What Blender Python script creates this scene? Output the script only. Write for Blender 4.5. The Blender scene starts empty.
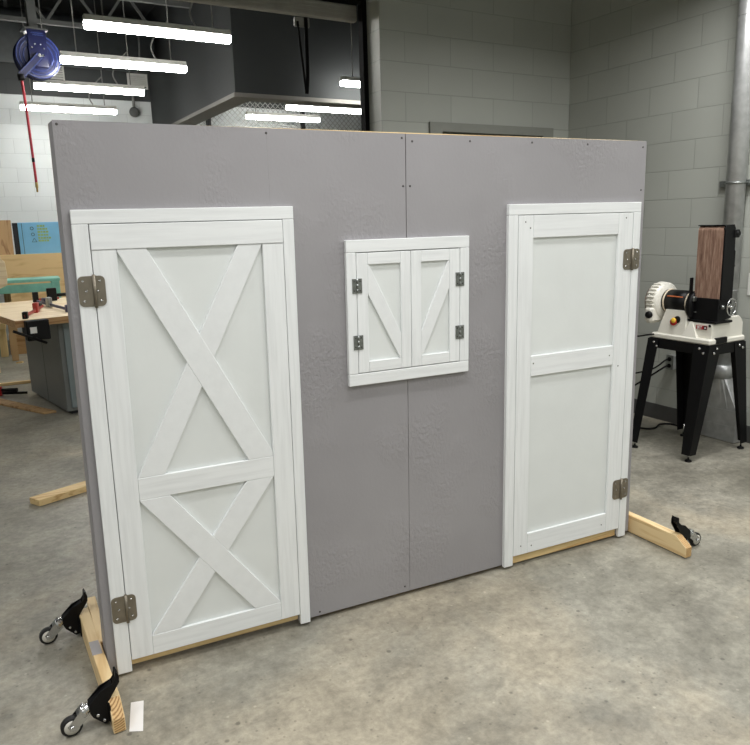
import bpy, bmesh, math, random
from mathutils import Vector, Matrix
random.seed(7)
S = bpy.context.scene
COL = S.collection
PI = math.pi

# ------------------------------------------------------------------ helpers
def lin(c):
    return c/12.92 if c <= 0.04045 else ((c+0.055)/1.055)**2.4
def srgb(r, g, b):
    return (lin(r/255), lin(g/255), lin(b/255), 1)

class MB:
    """collects shapes, then links them as one mesh object"""
    def __init__(self):
        self.bm = bmesh.new()
    def _merge(self, t, bevel=0, seg=1):
        if bevel > 0:
            bmesh.ops.bevel(t, geom=[e for e in t.edges], offset=bevel, segments=seg, affect='EDGES', clamp_overlap=True, profile=.5)
        me = bpy.data.meshes.new('t'); t.to_mesh(me); t.free()
        self.bm.from_mesh(me); bpy.data.meshes.remove(me)
        return self
    def hexa(self, lo, hi, bevel=0):
        """lo, hi: four points each, same winding"""
        t = bmesh.new()
        a = [t.verts.new(p) for p in lo]; b = [t.verts.new(p) for p in hi]
        t.faces.new(a[::-1]); t.faces.new(b)
        n = len(a)
        for i in range(n):
            t.faces.new((a[i], a[(i+1) % n], b[(i+1) % n], b[i]))
        bmesh.ops.recalc_face_normals(t, faces=t.faces[:])
        return self._merge(t, bevel)
    def box(self, x0, x1, y0, y1, z0, z1, bevel=0):
        return self.hexa([(x0,y0,z0),(x1,y0,z0),(x1,y1,z0),(x0,y1,z0)], [(x0,y0,z1),(x1,y0,z1),(x1,y1,z1),(x0,y1,z1)], bevel)
    def prism(self, poly, f0, f1, bevel=0):
        """poly of 2-D points; f0/f1 map a point to 3-D at the two ends"""
        return self.hexa([f0(*p) for p in poly], [f1(*p) for p in poly], bevel)
    def xz(self, poly, y0, y1, bevel=0):
        return self.prism(poly, lambda a, b: (a, y0, b), lambda a, b: (a, y1, b), bevel)
    def xy(self, poly, z0, z1, bevel=0):
        return self.prism(poly, lambda a, b: (a, b, z0), lambda a, b: (a, b, z1), bevel)
    def yz(self, poly, x0, x1, bevel=0):
        return self.prism(poly, lambda a, b: (x0, a, b), lambda a, b: (x1, a, b), bevel)
    def cyl(self, p0, p1, r0, r1=None, n=20, cap=True):
        r1 = r0 if r1 is None else r1
        p0 = Vector(p0); p1 = Vector(p1); d = (p1-p0).normalized()
        q = d.to_track_quat('Z', 'Y').to_matrix()
        a, b = [], []
        for i in range(n):
            an = 2*PI*i/n; v = q @ Vector((math.cos(an), math.sin(an), 0))
            a.append(self.bm.verts.new(p0+v*r0)); b.append(self.bm.verts.new(p1+v*r1))
        for i in range(n):
            f = self.bm.faces.new((a[i], a[(i+1) % n], b[(i+1) % n], b[i])); f.smooth = n > 8
        if cap:
            self.bm.faces.new(a[::-1]); self.bm.faces.new(b)
        return self
    def lathe(self, prof, p0, axis, n=32):
        """prof: list of (radius, distance along axis), closed at both ends"""
        p0 = Vector(p0); d = Vector(axis).normalized(); q = d.to_track_quat('Z', 'Y').to_matrix()
        rings = []
        for (r, h) in prof:
            rings.append([self.bm.verts.new(p0+d*h+q @ Vector((math.cos(2*PI*i/n)*r, math.sin(2*PI*i/n)*r, 0))) for i in range(n)])
        for k in range(len(rings)-1):
            for i in range(n):
                f = self.bm.faces.new((rings[k][i], rings[k][(i+1) % n], rings[k+1][(i+1) % n], rings[k+1][i])); f.smooth = True
        self.bm.faces.new(rings[0][::-1]); self.bm.faces.new(rings[-1])
        return self
    def tube(self, pts, r, n=10):
        pts = [Vector(p) for p in pts]
        rings = []
        up = None
        for i, p in enumerate(pts):
            d = (pts[min(i+1, len(pts)-1)]-pts[max(i-1, 0)]).normalized()
            if up is None:
                up = d.orthogonal().normalized()
            up = (up-d*up.dot(d)).normalized(); s = d.cross(up)
            rings.append([self.bm.verts.new(p+up*math.cos(2*PI*k/n)*r+s*math.sin(2*PI*k/n)*r) for k in range(n)])
        for k in range(len(rings)-1):
            for i in range(n):
                f = self.bm.faces.new((rings[k][i], rings[k][(i+1) % n], rings[k+1][(i+1) % n], rings[k+1][i])); f.smooth = True
        self.bm.faces.new(rings[0][::-1]); self.bm.faces.new(rings[-1])
        return self
    def bar(self, p0, p1, w, h, up=(0, 0, 1), bevel=0):
        p0 = Vector(p0); p1 = Vector(p1); d = (p1-p0).normalized()
        u = Vector(up); u = (u-d*u.dot(d)).normalized(); s = d.cross(u)
        q = [(-w/2, -h/2), (w/2, -h/2), (w/2, h/2), (-w/2, h/2)]
        return self.hexa([p0+s*a+u*b for a, b in q], [p1+s*a+u*b for a, b in q], bevel)
    def ring(self, c, axis, R, r, n=32, m=10):
        c = Vector(c); d = Vector(axis).normalized(); q = d.to_track_quat('Z', 'Y').to_matrix()
        rows = []
        for i in range(n):
            a = 2*PI*i/n; e = q @ Vector((math.cos(a), math.sin(a), 0))
            rows.append([self.bm.verts.new(c+e*(R+r*math.cos(2*PI*k/m))+d*r*math.sin(2*PI*k/m)) for k in range(m)])
        for i in range(n):
            for k in range(m):
                f = self.bm.faces.new((rows[i][k], rows[(i+1) % n][k], rows[(i+1) % n][(k+1) % m], rows[i][(k+1) % m])); f.smooth = True
        return self
    def build(self, name, mat, parent=None):
        bmesh.ops.recalc_face_normals(self.bm, faces=self.bm.faces[:])
        me = bpy.data.meshes.new(name); self.bm.to_mesh(me); self.bm.free()
        me.materials.append(mat)
        o = bpy.data.objects.new(name, me); COL.objects.link(o)
        if parent is not None:
            o.parent = parent
        return o

def smooth_path(pts, n=8):
    pts = [Vector(p) for p in pts]; out = []
    P = [pts[0]]+pts+[pts[-1]]
    for i in range(1, len(P)-2):
        for k in range(n):
            t = k/n
            out.append(0.5*((2*P[i])+(P[i+1]-P[i-1])*t+(2*P[i-1]-5*P[i]+4*P[i+1]-P[i+2])*t*t+(3*P[i]-P[i-1]-3*P[i+1]+P[i+2])*t**3))
    out.append(pts[-1])
    return out

def tag(o, label, cat, group=None):
    o['label'] = label; o['category'] = cat
    if group:
        o['group'] = group
    return o
def thing(name, label, cat, loc=(0, 0, 0), rz=0, group=None):
    o = bpy.data.objects.new(name, None); COL.objects.link(o)
    o.location = loc; o.rotation_euler = (0, 0, rz); o.empty_display_size = .1
    return tag(o, label, cat, group)
def structure(o):
    o['kind'] = 'structure'
    return o
def copy_tree(o, parent=None):
    c = o.copy(); COL.objects.link(c)
    if parent is not None:
        c.parent = parent
    for ch in list(o.children):
        copy_tree(ch, c)
    return c

# ------------------------------------------------------------------ materials
def new_mat(name):
    m = bpy.data.materials.new(name); m.use_nodes = True
    nt = m.node_tree; b = nt.nodes['Principled BSDF']
    return m, nt, b
def N(nt, t, **kw):
    n = nt.nodes.new(t)
    for k, v in kw.items():
        if k in n.inputs.keys():
            n.inputs[k].default_value = v
        else:
            setattr(n, k, v)
    return n
def plain(name, col, rough=.5, metal=0, var=.08, scale=14, bump=0, bscale=60, spec=.5, coat=0):
    """one colour with a faint cloudy variation and optional grain"""
    m, nt, b = new_mat(name); L = nt.links
    tc = N(nt, 'ShaderNodeTexCoord')
    no = N(nt, 'ShaderNodeTexNoise', Scale=scale, Detail=4.0); L.new(tc.outputs['Object'], no.inputs['Vector'])
    r = N(nt, 'ShaderNodeValToRGB'); L.new(no.outputs['Fac'], r.inputs['Fac'])
    r.color_ramp.elements[0].position = .3; r.color_ramp.elements[1].position = .7
    r.color_ramp.elements[0].color = tuple(c*(1-var) for c in col[:3])+(1,)
    r.color_ramp.elements[1].color = tuple(min(1, c*(1+var)) for c in col[:3])+(1,)
    L.new(r.outputs['Color'], b.inputs['Base Color'])
    b.inputs['Roughness'].default_value = rough; b.inputs['Metallic'].default_value = metal
    b.inputs['Specular IOR Level'].default_value = spec
    b.inputs['Coat Weight'].default_value = coat
    if bump:
        n2 = N(nt, 'ShaderNodeTexNoise', Scale=bscale, Detail=3.0); L.new(tc.outputs['Object'], n2.inputs['Vector'])
        bp = N(nt, 'ShaderNodeBump', Strength=bump, Distance=.004); L.new(n2.outputs['Fac'], bp.inputs['Height'])
        L.new(bp.outputs['Normal'], b.inputs['Normal'])
    return m
def wood(name, light, dark, axis=1, scale=9, rough=.6, stretch=.07, knots=True):
    m, nt, b = new_mat(name); L = nt.links
    tc = N(nt, 'ShaderNodeTexCoord')
    mp = N(nt, 'ShaderNodeMapping'); s = [1, 1, 1]; s[axis] = stretch
    mp.inputs['Scale'].default_value = s; L.new(tc.outputs['Object'], mp.inputs['Vector'])
    n1 = N(nt, 'ShaderNodeTexNoise', Scale=scale*2.2, Detail=3.0, Distortion=.6); L.new(mp.outputs['Vector'], n1.inputs['Vector'])
    mu = N(nt, 'ShaderNodeMath', operation='MULTIPLY'); mu.inputs[1].default_value = 6; L.new(n1.outputs['Fac'], mu.inputs[0])
    si = N(nt, 'ShaderNodeMath', operation='PINGPONG'); si.inputs[1].default_value = 1; L.new(mu.outputs[0], si.inputs[0])
    n2 = N(nt, 'ShaderNodeTexNoise', Scale=scale*12, Detail=2.0); L.new(mp.outputs['Vector'], n2.inputs['Vector'])
    ad = N(nt, 'ShaderNodeMath', operation='MULTIPLY_ADD'); ad.inputs[1].default_value = .35; L.new(n2.outputs['Fac'], ad.inputs[0]); L.new(si.outputs[0], ad.inputs[2])
    r = N(nt, 'ShaderNodeValToRGB'); L.new(ad.outputs[0], r.inputs['Fac'])
    r.color_ramp.elements[0].position = .1; r.color_ramp.elements[1].position = .75
    r.color_ramp.elements[0].color = dark; r.color_ramp.elements[1].color = light
    L.new(r.outputs['Color'], b.inputs['Base Color']); b.inputs['Roughness'].default_value = rough
    bp = N(nt, 'ShaderNodeBump', Strength=.12, Distance=.003); L.new(n2.outputs['Fac'], bp.inputs['Height']); L.new(bp.outputs['Normal'], b.inputs['Normal'])
    return m
def emit(name, col, strength):
    m, nt, b = new_mat(name)
    b.inputs['Base Color'].default_value = (.8, .8, .8, 1)
    b.inputs['Emission Color'].default_value = col; b.inputs['Emission Strength'].default_value = strength
    return m

def block_mat(name, ux, col, col2=None, zsplit=None, grout=.78, bump=.5):
    """painted concrete block, courses of 0.2032 x 0.4064 m; ux picks the object axis that runs along the wall"""
    m, nt, b = new_mat(name); L = nt.links
    tc = N(nt, 'ShaderNodeTexCoord'); sp = N(nt, 'ShaderNodeSeparateXYZ'); L.new(tc.outputs['Object'], sp.inputs[0])
    sz = N(nt, 'ShaderNodeMath', operation='SUBTRACT'); sz.inputs[1].default_value = .0443; L.new(sp.outputs['Z'], sz.inputs[0])
    cb = N(nt, 'ShaderNodeCombineXYZ'); L.new(sp.outputs[ux], cb.inputs['X']); L.new(sz.outputs[0], cb.inputs['Y'])
    br = N(nt, 'ShaderNodeTexBrick', offset=.5); L.new(cb.outputs[0], br.inputs['Vector'])
    br.inputs['Scale'].default_value = 1; br.inputs['Brick Width'].default_value = .4064; br.inputs['Row Height'].default_value = .2032
    br.inputs['Mortar Size'].default_value = .004; br.inputs['Mortar Smooth'].default_value = .5; br.inputs['Bias'].default_value = 0
    br.inputs['Color1'].default_value = (1, 1, 1, 1); br.inputs['Color2'].default_value = (.95, .95, .95, 1)
    br.inputs['Mortar'].default_value = (grout, grout, grout, 1)
    n1 = N(nt, 'ShaderNodeTexNoise', Scale=1.3, Detail=5.0); L.new(tc.outputs['Object'], n1.inputs['Vector'])
    r = N(nt, 'ShaderNodeMapRange'); r.inputs['To Min'].default_value = .9; r.inputs['To Max'].default_value = 1.08; L.new(n1.outputs['Fac'], r.inputs['Value'])
    base = N(nt, 'ShaderNodeMix', data_type='RGBA'); base.inputs['A'].default_value = col; base.inputs['B'].default_value = col2 or col
    if zsplit is not None:                       # a painted band boundary at a fixed height
        g = N(nt, 'ShaderNodeMath', operation='GREATER_THAN'); g.inputs[1].default_value = zsplit; L.new(sp.outputs['Z'], g.inputs[0]); L.new(g.outputs[0], base.inputs['Factor'])
    else:
        base.inputs['Factor'].default_value = 0
    m1 = N(nt, 'ShaderNodeMix', data_type='RGBA', blend_type='MULTIPLY'); m1.inputs['Factor'].default_value = 1
    L.new(base.outputs['Result'], m1.inputs['A']); L.new(br.outputs['Color'], m1.inputs['B'])
    m2 = N(nt, 'ShaderNodeVectorMath', operation='SCALE'); L.new(m1.outputs['Result'], m2.inputs[0]); L.new(r.outputs[0], m2.inputs['Scale'])
    L.new(m2.outputs[0], b.inputs['Base Color']); b.inputs['Roughness'].default_value = .55
    n2 = N(nt, 'ShaderNodeTexNoise', Scale=70, Detail=3.0); L.new(tc.outputs['Object'], n2.inputs['Vector'])
    h = N(nt, 'ShaderNodeMath', operation='MULTIPLY_ADD'); h.inputs[1].default_value = -1.0; L.new(br.outputs['Fac'], h.inputs[0])
    sc = N(nt, 'ShaderNodeMath', operation='MULTIPLY'); sc.inputs[1].default_value = .25; L.new(n2.outputs['Fac'], sc.inputs[0]); L.new(sc.outputs[0], h.inputs[2])
    bp = N(nt, 'ShaderNodeBump', Strength=bump, Distance=.004); L.new(h.outputs[0], bp.inputs['Height']); L.new(bp.outputs['Normal'], b.inputs['Normal'])
    return m

def concrete_floor():
    m, nt, b = new_mat('sealed_concrete'); L = nt.links
    tc = N(nt, 'ShaderNodeTexCoord')
    def noise(sc, det=6.0, dis=0.0, rough=.6):
        n = N(nt, 'ShaderNodeTexNoise', Scale=sc, Detail=det, Distortion=dis, Roughness=rough); L.new(tc.outputs['Object'], n.inputs['Vector']); return n
    a = noise(.9, 7.0, .35, .62); c = noise(3.4, 9.0, .25, .72); d = noise(26, 6.0, .2, .75)
    r = N(nt, 'ShaderNodeValToRGB'); L.new(a.outputs['Fac'], r.inputs['Fac'])
    r.color_ramp.elements[0].position = .36; r.color_ramp.elements[0].color = srgb(130, 127, 115)
    r.color_ramp.elements[1].position = .64; r.color_ramp.elements[1].color = srgb(168, 160, 142)
    e = r.color_ramp.elements.new(.5); e.color = srgb(151, 148, 136)
    r2 = N(nt, 'ShaderNodeMapRange'); r2.inputs['From Min'].default_value = .34; r2.inputs['From Max'].default_value = .66; r2.inputs['To Min'].default_value = .68; r2.inputs['To Max'].default_value = 1.22; L.new(c.outputs['Fac'], r2.inputs['Value'])
    r3 = N(nt, 'ShaderNodeMapRange'); r3.inputs['From Min'].default_value = .32; r3.inputs['From Max'].default_value = .68; r3.inputs['To Min'].default_value = .74; r3.inputs['To Max'].default_value = 1.2; L.new(d.outputs['Fac'], r3.inputs['Value'])
    mul = N(nt, 'ShaderNodeMath', operation='MULTIPLY'); L.new(r2.outputs[0], mul.inputs[0]); L.new(r3.outputs[0], mul.inputs[1])
    v = N(nt, 'ShaderNodeTexVoronoi', Scale=9.0); L.new(tc.outputs['Object'], v.inputs['Vector'])      # dark flecks
    nd = noise(16, 3.0); va = N(nt, 'ShaderNodeMath', operation='MULTIPLY_ADD'); va.inputs[1].default_value = .12; L.new(nd.outputs['Fac'], va.inputs[0]); L.new(v.outputs['Distance'], va.inputs[2])
    fl = N(nt, 'ShaderNodeMapRange'); fl.inputs['From Min'].default_value = .105; fl.inputs['From Max'].default_value = .15; fl.inputs['To Min'].default_value = .55; fl.inputs['To Max'].default_value = 1; L.new(va.outputs[0], fl.inputs['Value'])
    v2 = N(nt, 'ShaderNodeTexVoronoi', Scale=13.0); L.new(tc.outputs['Object'], v2.inputs['Vector'])      # pale grit
    lf = N(nt, 'ShaderNodeMapRange'); lf.inputs['From Min'].default_value = .05; lf.inputs['From Max'].default_value = .085; lf.inputs['To Min'].default_value = 1.35; lf.inputs['To Max'].default_value = 1; L.new(v2.outputs['Distance'], lf.inputs['Value'])
    v3 = N(nt, 'ShaderNodeTexVoronoi', Scale=24.0); L.new(tc.outputs['Object'], v3.inputs['Vector'])      # fine dark pits
    pf = N(nt, 'ShaderNodeMapRange'); pf.inputs['From Min'].default_value = .08; pf.inputs['From Max'].default_value = .14; pf.inputs['To Min'].default_value = .7; pf.inputs['To Max'].default_value = 1; L.new(v3.outputs['Distance'], pf.inputs['Value'])
    mA = N(nt, 'ShaderNodeMath', operation='MULTIPLY'); L.new(lf.outputs[0], mA.inputs[0]); L.new(pf.outputs[0], mA.inputs[1])
    mB = N(nt, 'ShaderNodeMath', operation='MULTIPLY'); L.new(mA.outputs[0], mB.inputs[0]); L.new(mul.outputs[0], mB.inputs[1])
    mu2 = N(nt, 'ShaderNodeMath', operation='MULTIPLY'); L.new(mB.outputs[0], mu2.inputs[0]); L.new(fl.outputs[0], mu2.inputs[1])
    sc = N(nt, 'ShaderNodeVectorMath', operation='SCALE'); L.new(r.outputs['Color'], sc.inputs[0]); L.new(mu2.outputs[0], sc.inputs['Scale'])
    L.new(sc.outputs[0], b.inputs['Base Color'])
    rr = N(nt, 'ShaderNodeMapRange'); rr.inputs['To Min'].default_value = .32; rr.inputs['To Max'].default_value = .6; L.new(c.outputs['Fac'], rr.inputs['Value']); L.new(rr.outputs[0], b.inputs['Roughness'])
    bp = N(nt, 'ShaderNodeBump', Strength=.15, Distance=.003); L.new(d.outputs['Fac'], bp.inputs['Height']); L.new(bp.outputs['Normal'], b.inputs['Normal'])
    b.inputs['Specular IOR Level'].default_value = .4
    return m

def end_grain():
    m, nt, b = new_mat('pine_end_grain'); L = nt.links
    tc = N(nt, 'ShaderNodeTexCoord'); mp = N(nt, 'ShaderNodeMapping'); mp.inputs['Location'].default_value = (.045, 0, -.11); mp.inputs['Scale'].default_value = (1, .35, 1); L.new(tc.outputs['Object'], mp.inputs['Vector'])
    wv = N(nt, 'ShaderNodeTexWave', wave_type='RINGS', rings_direction='Y', Scale=38.0, Distortion=1.2, Detail=2.0); wv.inputs['Detail Scale'].default_value = 6; L.new(mp.outputs['Vector'], wv.inputs['Vector'])
    r = N(nt, 'ShaderNodeValToRGB'); L.new(wv.outputs['Fac'], r.inputs['Fac'])
    r.color_ramp.elements[0].position = .15; r.color_ramp.elements[0].color = srgb(158, 118, 72)
    r.color_ramp.elements[1].position = .6; r.color_ramp.elements[1].color = srgb(214, 180, 128)
    L.new(r.outputs['Color'], b.inputs['Base Color']); b.inputs['Roughness'].default_value = .7
    return m

M = {}
M['floor'] = concrete_floor()
WALLC = srgb(176, 179, 172)
M['block_x'] = block_mat('painted_block_back', 'X', WALLC)
M['block_y'] = block_mat('painted_block_side', 'Y', WALLC)
M['block_far'] = block_mat('painted_block_far', 'X', srgb(212, 217, 216), srgb(56, 59, 59), 3.5)
M['dark_paint'] = plain('dark_wall_paint', srgb(46, 49, 49), .8, var=.05, scale=2)
M['lip'] = plain('bulkhead_trim_paint', srgb(112, 110, 104), .7, var=.05, scale=3)
M['ceiling'] = plain('dark_ceiling_deck', srgb(42, 44, 44), .9, var=.15, scale=3)
M['steel_dark'] = plain('painted_joist_steel', srgb(84, 86, 84), .6, var=.1)
M['duct'] = plain('dark_duct', srgb(58, 62, 63), .6, var=.1)
M['base_rubber'] = plain('rubber_base', srgb(70, 70, 69), .6, var=.08)
M['doorframe'] = plain('hollow_metal_frame_paint', srgb(138, 140, 133), .5, var=.04)
M['doordark'] = plain('door_leaf_dark', srgb(58, 60, 56), .5, var=.08)
M['black_steel'] = plain('black_steel', srgb(11, 11, 13), .42, var=.2, spec=.22)
M['matte_black'] = plain('matte_black', srgb(10, 10, 11), .9, var=.1, spec=.15)
M['black_plastic'] = plain('black_plastic', srgb(11, 11, 12), .5, var=.2, spec=.25)
M['door_bar'] = plain('grey_slat_paint', srgb(150, 148, 141), .6, var=.12, scale=9)
M['housing'] = plain('white_enamel', srgb(206, 206, 200), .5, var=.03)
M['lens'] = emit('lit_diffuser', (1, .985, .95, 1), 38)
M['cable'] = plain('grey_hanger_cable', srgb(128, 128, 124), .5, .3)
M['panel'] = None
M['white'] = None
def panel_paint():
    m, nt, b = new_mat('grey_lilac_paint'); L = nt.links
    tc = N(nt, 'ShaderNodeTexCoord')
    n0 = N(nt, 'ShaderNodeTexNoise', Scale=1.6, Detail=4.0); L.new(tc.outputs['Object'], n0.inputs['Vector'])
    r = N(nt, 'ShaderNodeValToRGB'); L.new(n0.outputs['Fac'], r.inputs['Fac'])
    r.color_ramp.elements[0].position = .3; r.color_ramp.elements[0].color = srgb(147, 145, 148)
    r.color_ramp.elements[1].position = .7; r.color_ramp.elements[1].color = srgb(156, 154, 157)
    L.new(r.outputs['Color'], b.inputs['Base Color']); b.inputs['Roughness'].default_value = .5
    mp = N(nt, 'ShaderNodeMapping'); mp.inputs['Scale'].default_value = (1, 1, .75); L.new(tc.outputs['Object'], mp.inputs['Vector'])
    n1 = N(nt, 'ShaderNodeTexNoise', Scale=75, Detail=4.0, Distortion=.3); L.new(mp.outputs['Vector'], n1.inputs['Vector'])
    n2 = N(nt, 'ShaderNodeTexNoise', Scale=2.6, Detail=2.0); L.new(tc.outputs['Object'], n2.inputs['Vector'])
    k = N(nt, 'ShaderNodeMapRange'); k.inputs['From Min'].default_value = .48; k.inputs['From Max'].default_value = .62; k.inputs['To Min'].default_value = .1; k.inputs['To Max'].default_value = 1; L.new(n2.outputs['Fac'], k.inputs['Value'])
    mu = N(nt, 'ShaderNodeMath', operation='MULTIPLY'); L.new(n1.outputs['Fac'], mu.inputs[0]); L.new(k.outputs[0], mu.inputs[1])
    bp = N(nt, 'ShaderNodeBump', Strength=.8, Distance=.006); L.new(mu.outputs[0], bp.inputs['Height']); L.new(bp.outputs['Normal'], b.inputs['Normal'])
    return m
def brushed_white(name, axis):
    m, nt, b = new_mat(name); L = nt.links
    tc = N(nt, 'ShaderNodeTexCoord'); mp = N(nt, 'ShaderNodeMapping'); s = [1, 1, 1]; s[axis] = .06
    mp.inputs['Scale'].default_value = s; L.new(tc.outputs['Object'], mp.inputs['Vector'])
    n1 = N(nt, 'ShaderNodeTexNoise', Scale=70, Detail=4.0); L.new(mp.outputs['Vector'], n1.inputs['Vector'])
    r = N(nt, 'ShaderNodeValToRGB'); L.new(n1.outputs['Fac'], r.inputs['Fac'])
    r.color_ramp.elements[0].position = .3; r.color_ramp.elements[0].color = srgb(228, 231, 232)
    r.color_ramp.elements[1].position = .6; r.color_ramp.elements[1].color = srgb(238, 241, 242)
    L.new(r.outputs['Color'], b.inputs['Base Color']); b.inputs['Roughness'].default_value = .5
    bp = N(nt, 'ShaderNodeBump', Strength=.2, Distance=.002); L.new(n1.outputs['Fac'], bp.inputs['Height']); L.new(bp.outputs['Normal'], b.inputs['Normal'])
    return m
M['panel'] = panel_paint()
M['white_v'] = brushed_white('white_paint_vertical', 2)
M['white_h'] = brushed_white('white_paint_horizontal', 0)
M['white_d'] = plain('white_paint_board', srgb(234, 237, 238), .5, var=.02, scale=30, bump=.1)
M['backing'] = plain('white_paint_panel', srgb(226, 230, 229), .5, var=.025, scale=5, bump=.08)
M['pine_y'] = wood('pine_lumber', srgb(232, 206, 158), srgb(208, 174, 122), 1, 8)
M['pine_x'] = wood('pine_plate', srgb(228, 200, 146), srgb(196, 156, 100), 0, 9)
M['pine_z'] = wood('pine_stud', srgb(220, 190, 136), srgb(186, 146, 88), 2, 8)
M['endgrain'] = end_grain()
M['nickel'] = plain('satin_nickel_hinge', srgb(140, 133, 120), .5, .85, var=.08, scale=40)
M['zinc'] = plain('zinc_hinge', srgb(150, 154, 152), .35, .95, var=.15, scale=60)
M['chrome'] = plain('bright_zinc_plate', srgb(205, 206, 206), .25, 1, var=.08, scale=50)
M['rubber'] = plain('black_rubber_tyre', srgb(20, 20, 20), .6, var=.1)
M['hub'] = plain('pale_nylon_hub', srgb(214, 211, 202), .45, var=.04)
M['screw'] = plain('dark_screw', srgb(84, 80, 80), .5, .6, var=.1)
M['patch'] = plain('grey_paint_smear', srgb(164, 160, 160), .6, var=.05)
M['paper'] = plain('white_paper', srgb(240, 238, 236), .8, var=.02)
M['cast_white'] = plain('machine_enamel', srgb(226, 224, 214), .32, var=.03, scale=5, coat=.2)
M['belt'] = None
def belt_mat():
    m, nt, b = new_mat('sanding_belt_grit'); L = nt.links
    tc = N(nt, 'ShaderNodeTexCoord'); mp = N(nt, 'ShaderNodeMapping'); mp.inputs['Scale'].default_value = (1, 1, .09); L.new(tc.outputs['Object'], mp.inputs['Vector'])
    n1 = N(nt, 'ShaderNodeTexNoise', Scale=55, Detail=5.0, Roughness=.7); L.new(mp.outputs['Vector'], n1.inputs['Vector'])
    r = N(nt, 'ShaderNodeValToRGB'); L.new(n1.outputs['Fac'], r.inputs['Fac'])
    r.color_ramp.elements[0].position = .32; r.color_ramp.elements[0].color = srgb(92, 66, 54)
    r.color_ramp.elements[1].position = .68; r.color_ramp.elements[1].color = srgb(176, 150, 130)
    e = r.color_ramp.elements.new(.5); e.color = srgb(138, 108, 92)
    L.new(r.outputs['Color'], b.inputs['Base Color']); b.inputs['Roughness'].default_value = .85
    return m
M['belt'] = belt_mat()
M['red'] = plain('red_enamel', srgb(176, 28, 30), .4, var=.06)
M['red_label'] = plain('red_badge', srgb(160, 30, 36), .4, var=.04)
M['yellow'] = plain('yellow_switch', srgb(232, 190, 60), .4, var=.03)
M['orange'] = plain('orange_print', srgb(190, 104, 62), .4, var=.06)
M['ivory'] = plain('ivory_ring', srgb(222, 208, 184), .35, var=.03)
M['galv'] = plain('galvanised_sheet', srgb(180, 182, 182), .4, .55, var=.14, scale=18)
M['blue_reel'] = plain('gloss_blue_enamel', srgb(9, 18, 70), .3, var=.08, coat=.3)
M['blue_edge'] = plain('worn_blue_rim', srgb(42, 58, 118), .35, var=.1)
M['red_hose'] = plain('red_rubber_hose', srgb(176, 36, 52), .45, var=.06)
M['brass'] = plain('brass_fitting', srgb(190, 160, 100), .35, .9)
M['ply'] = wood('plywood_face', srgb(228, 196, 142), srgb(204, 168, 114), 0, 4, .65, .18)
M['ply_pale'] = wood('pale_bench_top', srgb(232, 212, 176), srgb(212, 184, 142), 0, 6, .6, .1)
M['ply_edge'] = wood('plywood_edge', srgb(182, 144, 98), srgb(140, 100, 62), 0, 14, .7, .05)
M['brown'] = wood('brown_board', srgb(182, 148, 104), srgb(140, 104, 68), 2, 6, .65)
M['grey_cab'] = plain('grey_cabinet_enamel', srgb(112, 116, 114), .45, .1, var=.06, scale=3)
M['grey_cab2'] = plain('blue_grey_door_enamel', srgb(128, 140, 142), .45, .1, var=.05, scale=3)
M['sky_blue'] = plain('light_blue_paint', srgb(124, 186, 222), .5, var=.05, scale=6)
M['black_paint'] = plain('black_paint', srgb(20, 24, 30), .5, var=.1)
M['ygreen'] = plain('yellow_green_paint', srgb(150, 180, 110), .6, var=.12, scale=20)
M['darkline'] = plain('grey_ink', srgb(62, 82, 96), .6, var=.05)
M['teal'] = plain('worn_teal_paint', srgb(124, 186, 168), .55, var=.16, scale=9)
M['white_plate'] = plain('white_cover_plate', srgb(226, 226, 222), .4, var=.02)
M['clamp_blue'] = plain('navy_clamp', srgb(36, 42, 84), .45, var=.1)
M['clamp_red'] = plain('red_clamp', srgb(168, 58, 48), .45, var=.1)
M['mesh_wire'] = plain('grey_wire', srgb(150, 152, 148), .5, .5, var=.05)
M['white_ink'] = plain('white_ink', srgb(236, 236, 236), .5, var=.01)

# ------------------------------------------------------------------ room  (frame: X along the back wall, Y away from the panel side)
RL = (4.1015, 2.4744, 0); RA = .0799
EX = Vector((math.cos(RA), math.sin(RA), 0)); EY = Vector((-math.sin(RA), math.cos(RA), 0))
def room(X, Y, Z=0):
    return Vector(RL)+EX*X+EY*Y+Vector((0, 0, Z))
def shell(name, mb, mat):
    o = mb.build(name, mat); o.location = RL; o.rotation_euler = (0, 0, RA)
    return structure(o)
ZC = 4.7; FARY = 7.26
shell('floor', MB().box(-9.2, 3.4, -6.7, FARY+.2, -.12, 0), M['floor'])
shell('ceiling', MB().box(-9.2, 3.4, -6.7, FARY+.2, ZC, ZC+.1), M['ceiling'])
shell('wall_right', MB().box(0, .2, -6.7, .22, 0, ZC), M['block_y'])
wb = MB()
wb.box(-1.833, -1.372, 0, .17, 0, ZC).box(-.242, 0, 0, .17, 0, ZC).box(-1.372, -.242, 0, .17, 2.235, ZC)
wb.box(-7.0, -1.833, 0, .17, 3.125, ZC).box(-9.2, -7.0, 0, .17, 0, ZC)
shell('wall_back', wb, M['block_x'])
shell('wall_left', MB().box(-9.2, -9.0, -6.5, FARY, 0, ZC), M['block_y'])
shell('wall_front', MB().box(-9.0, 0, -6.7, -6.5, 0, ZC), M['block_x'])
shell('wall_far', MB().box(-9.2, 3.4, FARY, FARY+.2, 0, ZC), M['block_far'])
shell('wall_far_right', MB().box(3.2, 3.4, .21, FARY, 0, ZC), M['dark_paint'])
shell('wall_bulkhead', MB().box(-1.654, -1.45, 3.451, FARY, 3.03, ZC).box(-1.45, 3.2, 3.451, 3.65, 3.03, ZC), M['dark_paint'])
shell('trim_1', MB().box(-1.674, -1.42, 3.431, FARY, 2.985, 3.03).box(-1.42, 3.2, 3.431, 3.67, 2.985, 3.03), M['lip'])
shell('baseboard_right', MB().box(-.012, 0, -6.5, 0, 0, .118), M['base_rubber'])
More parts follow.
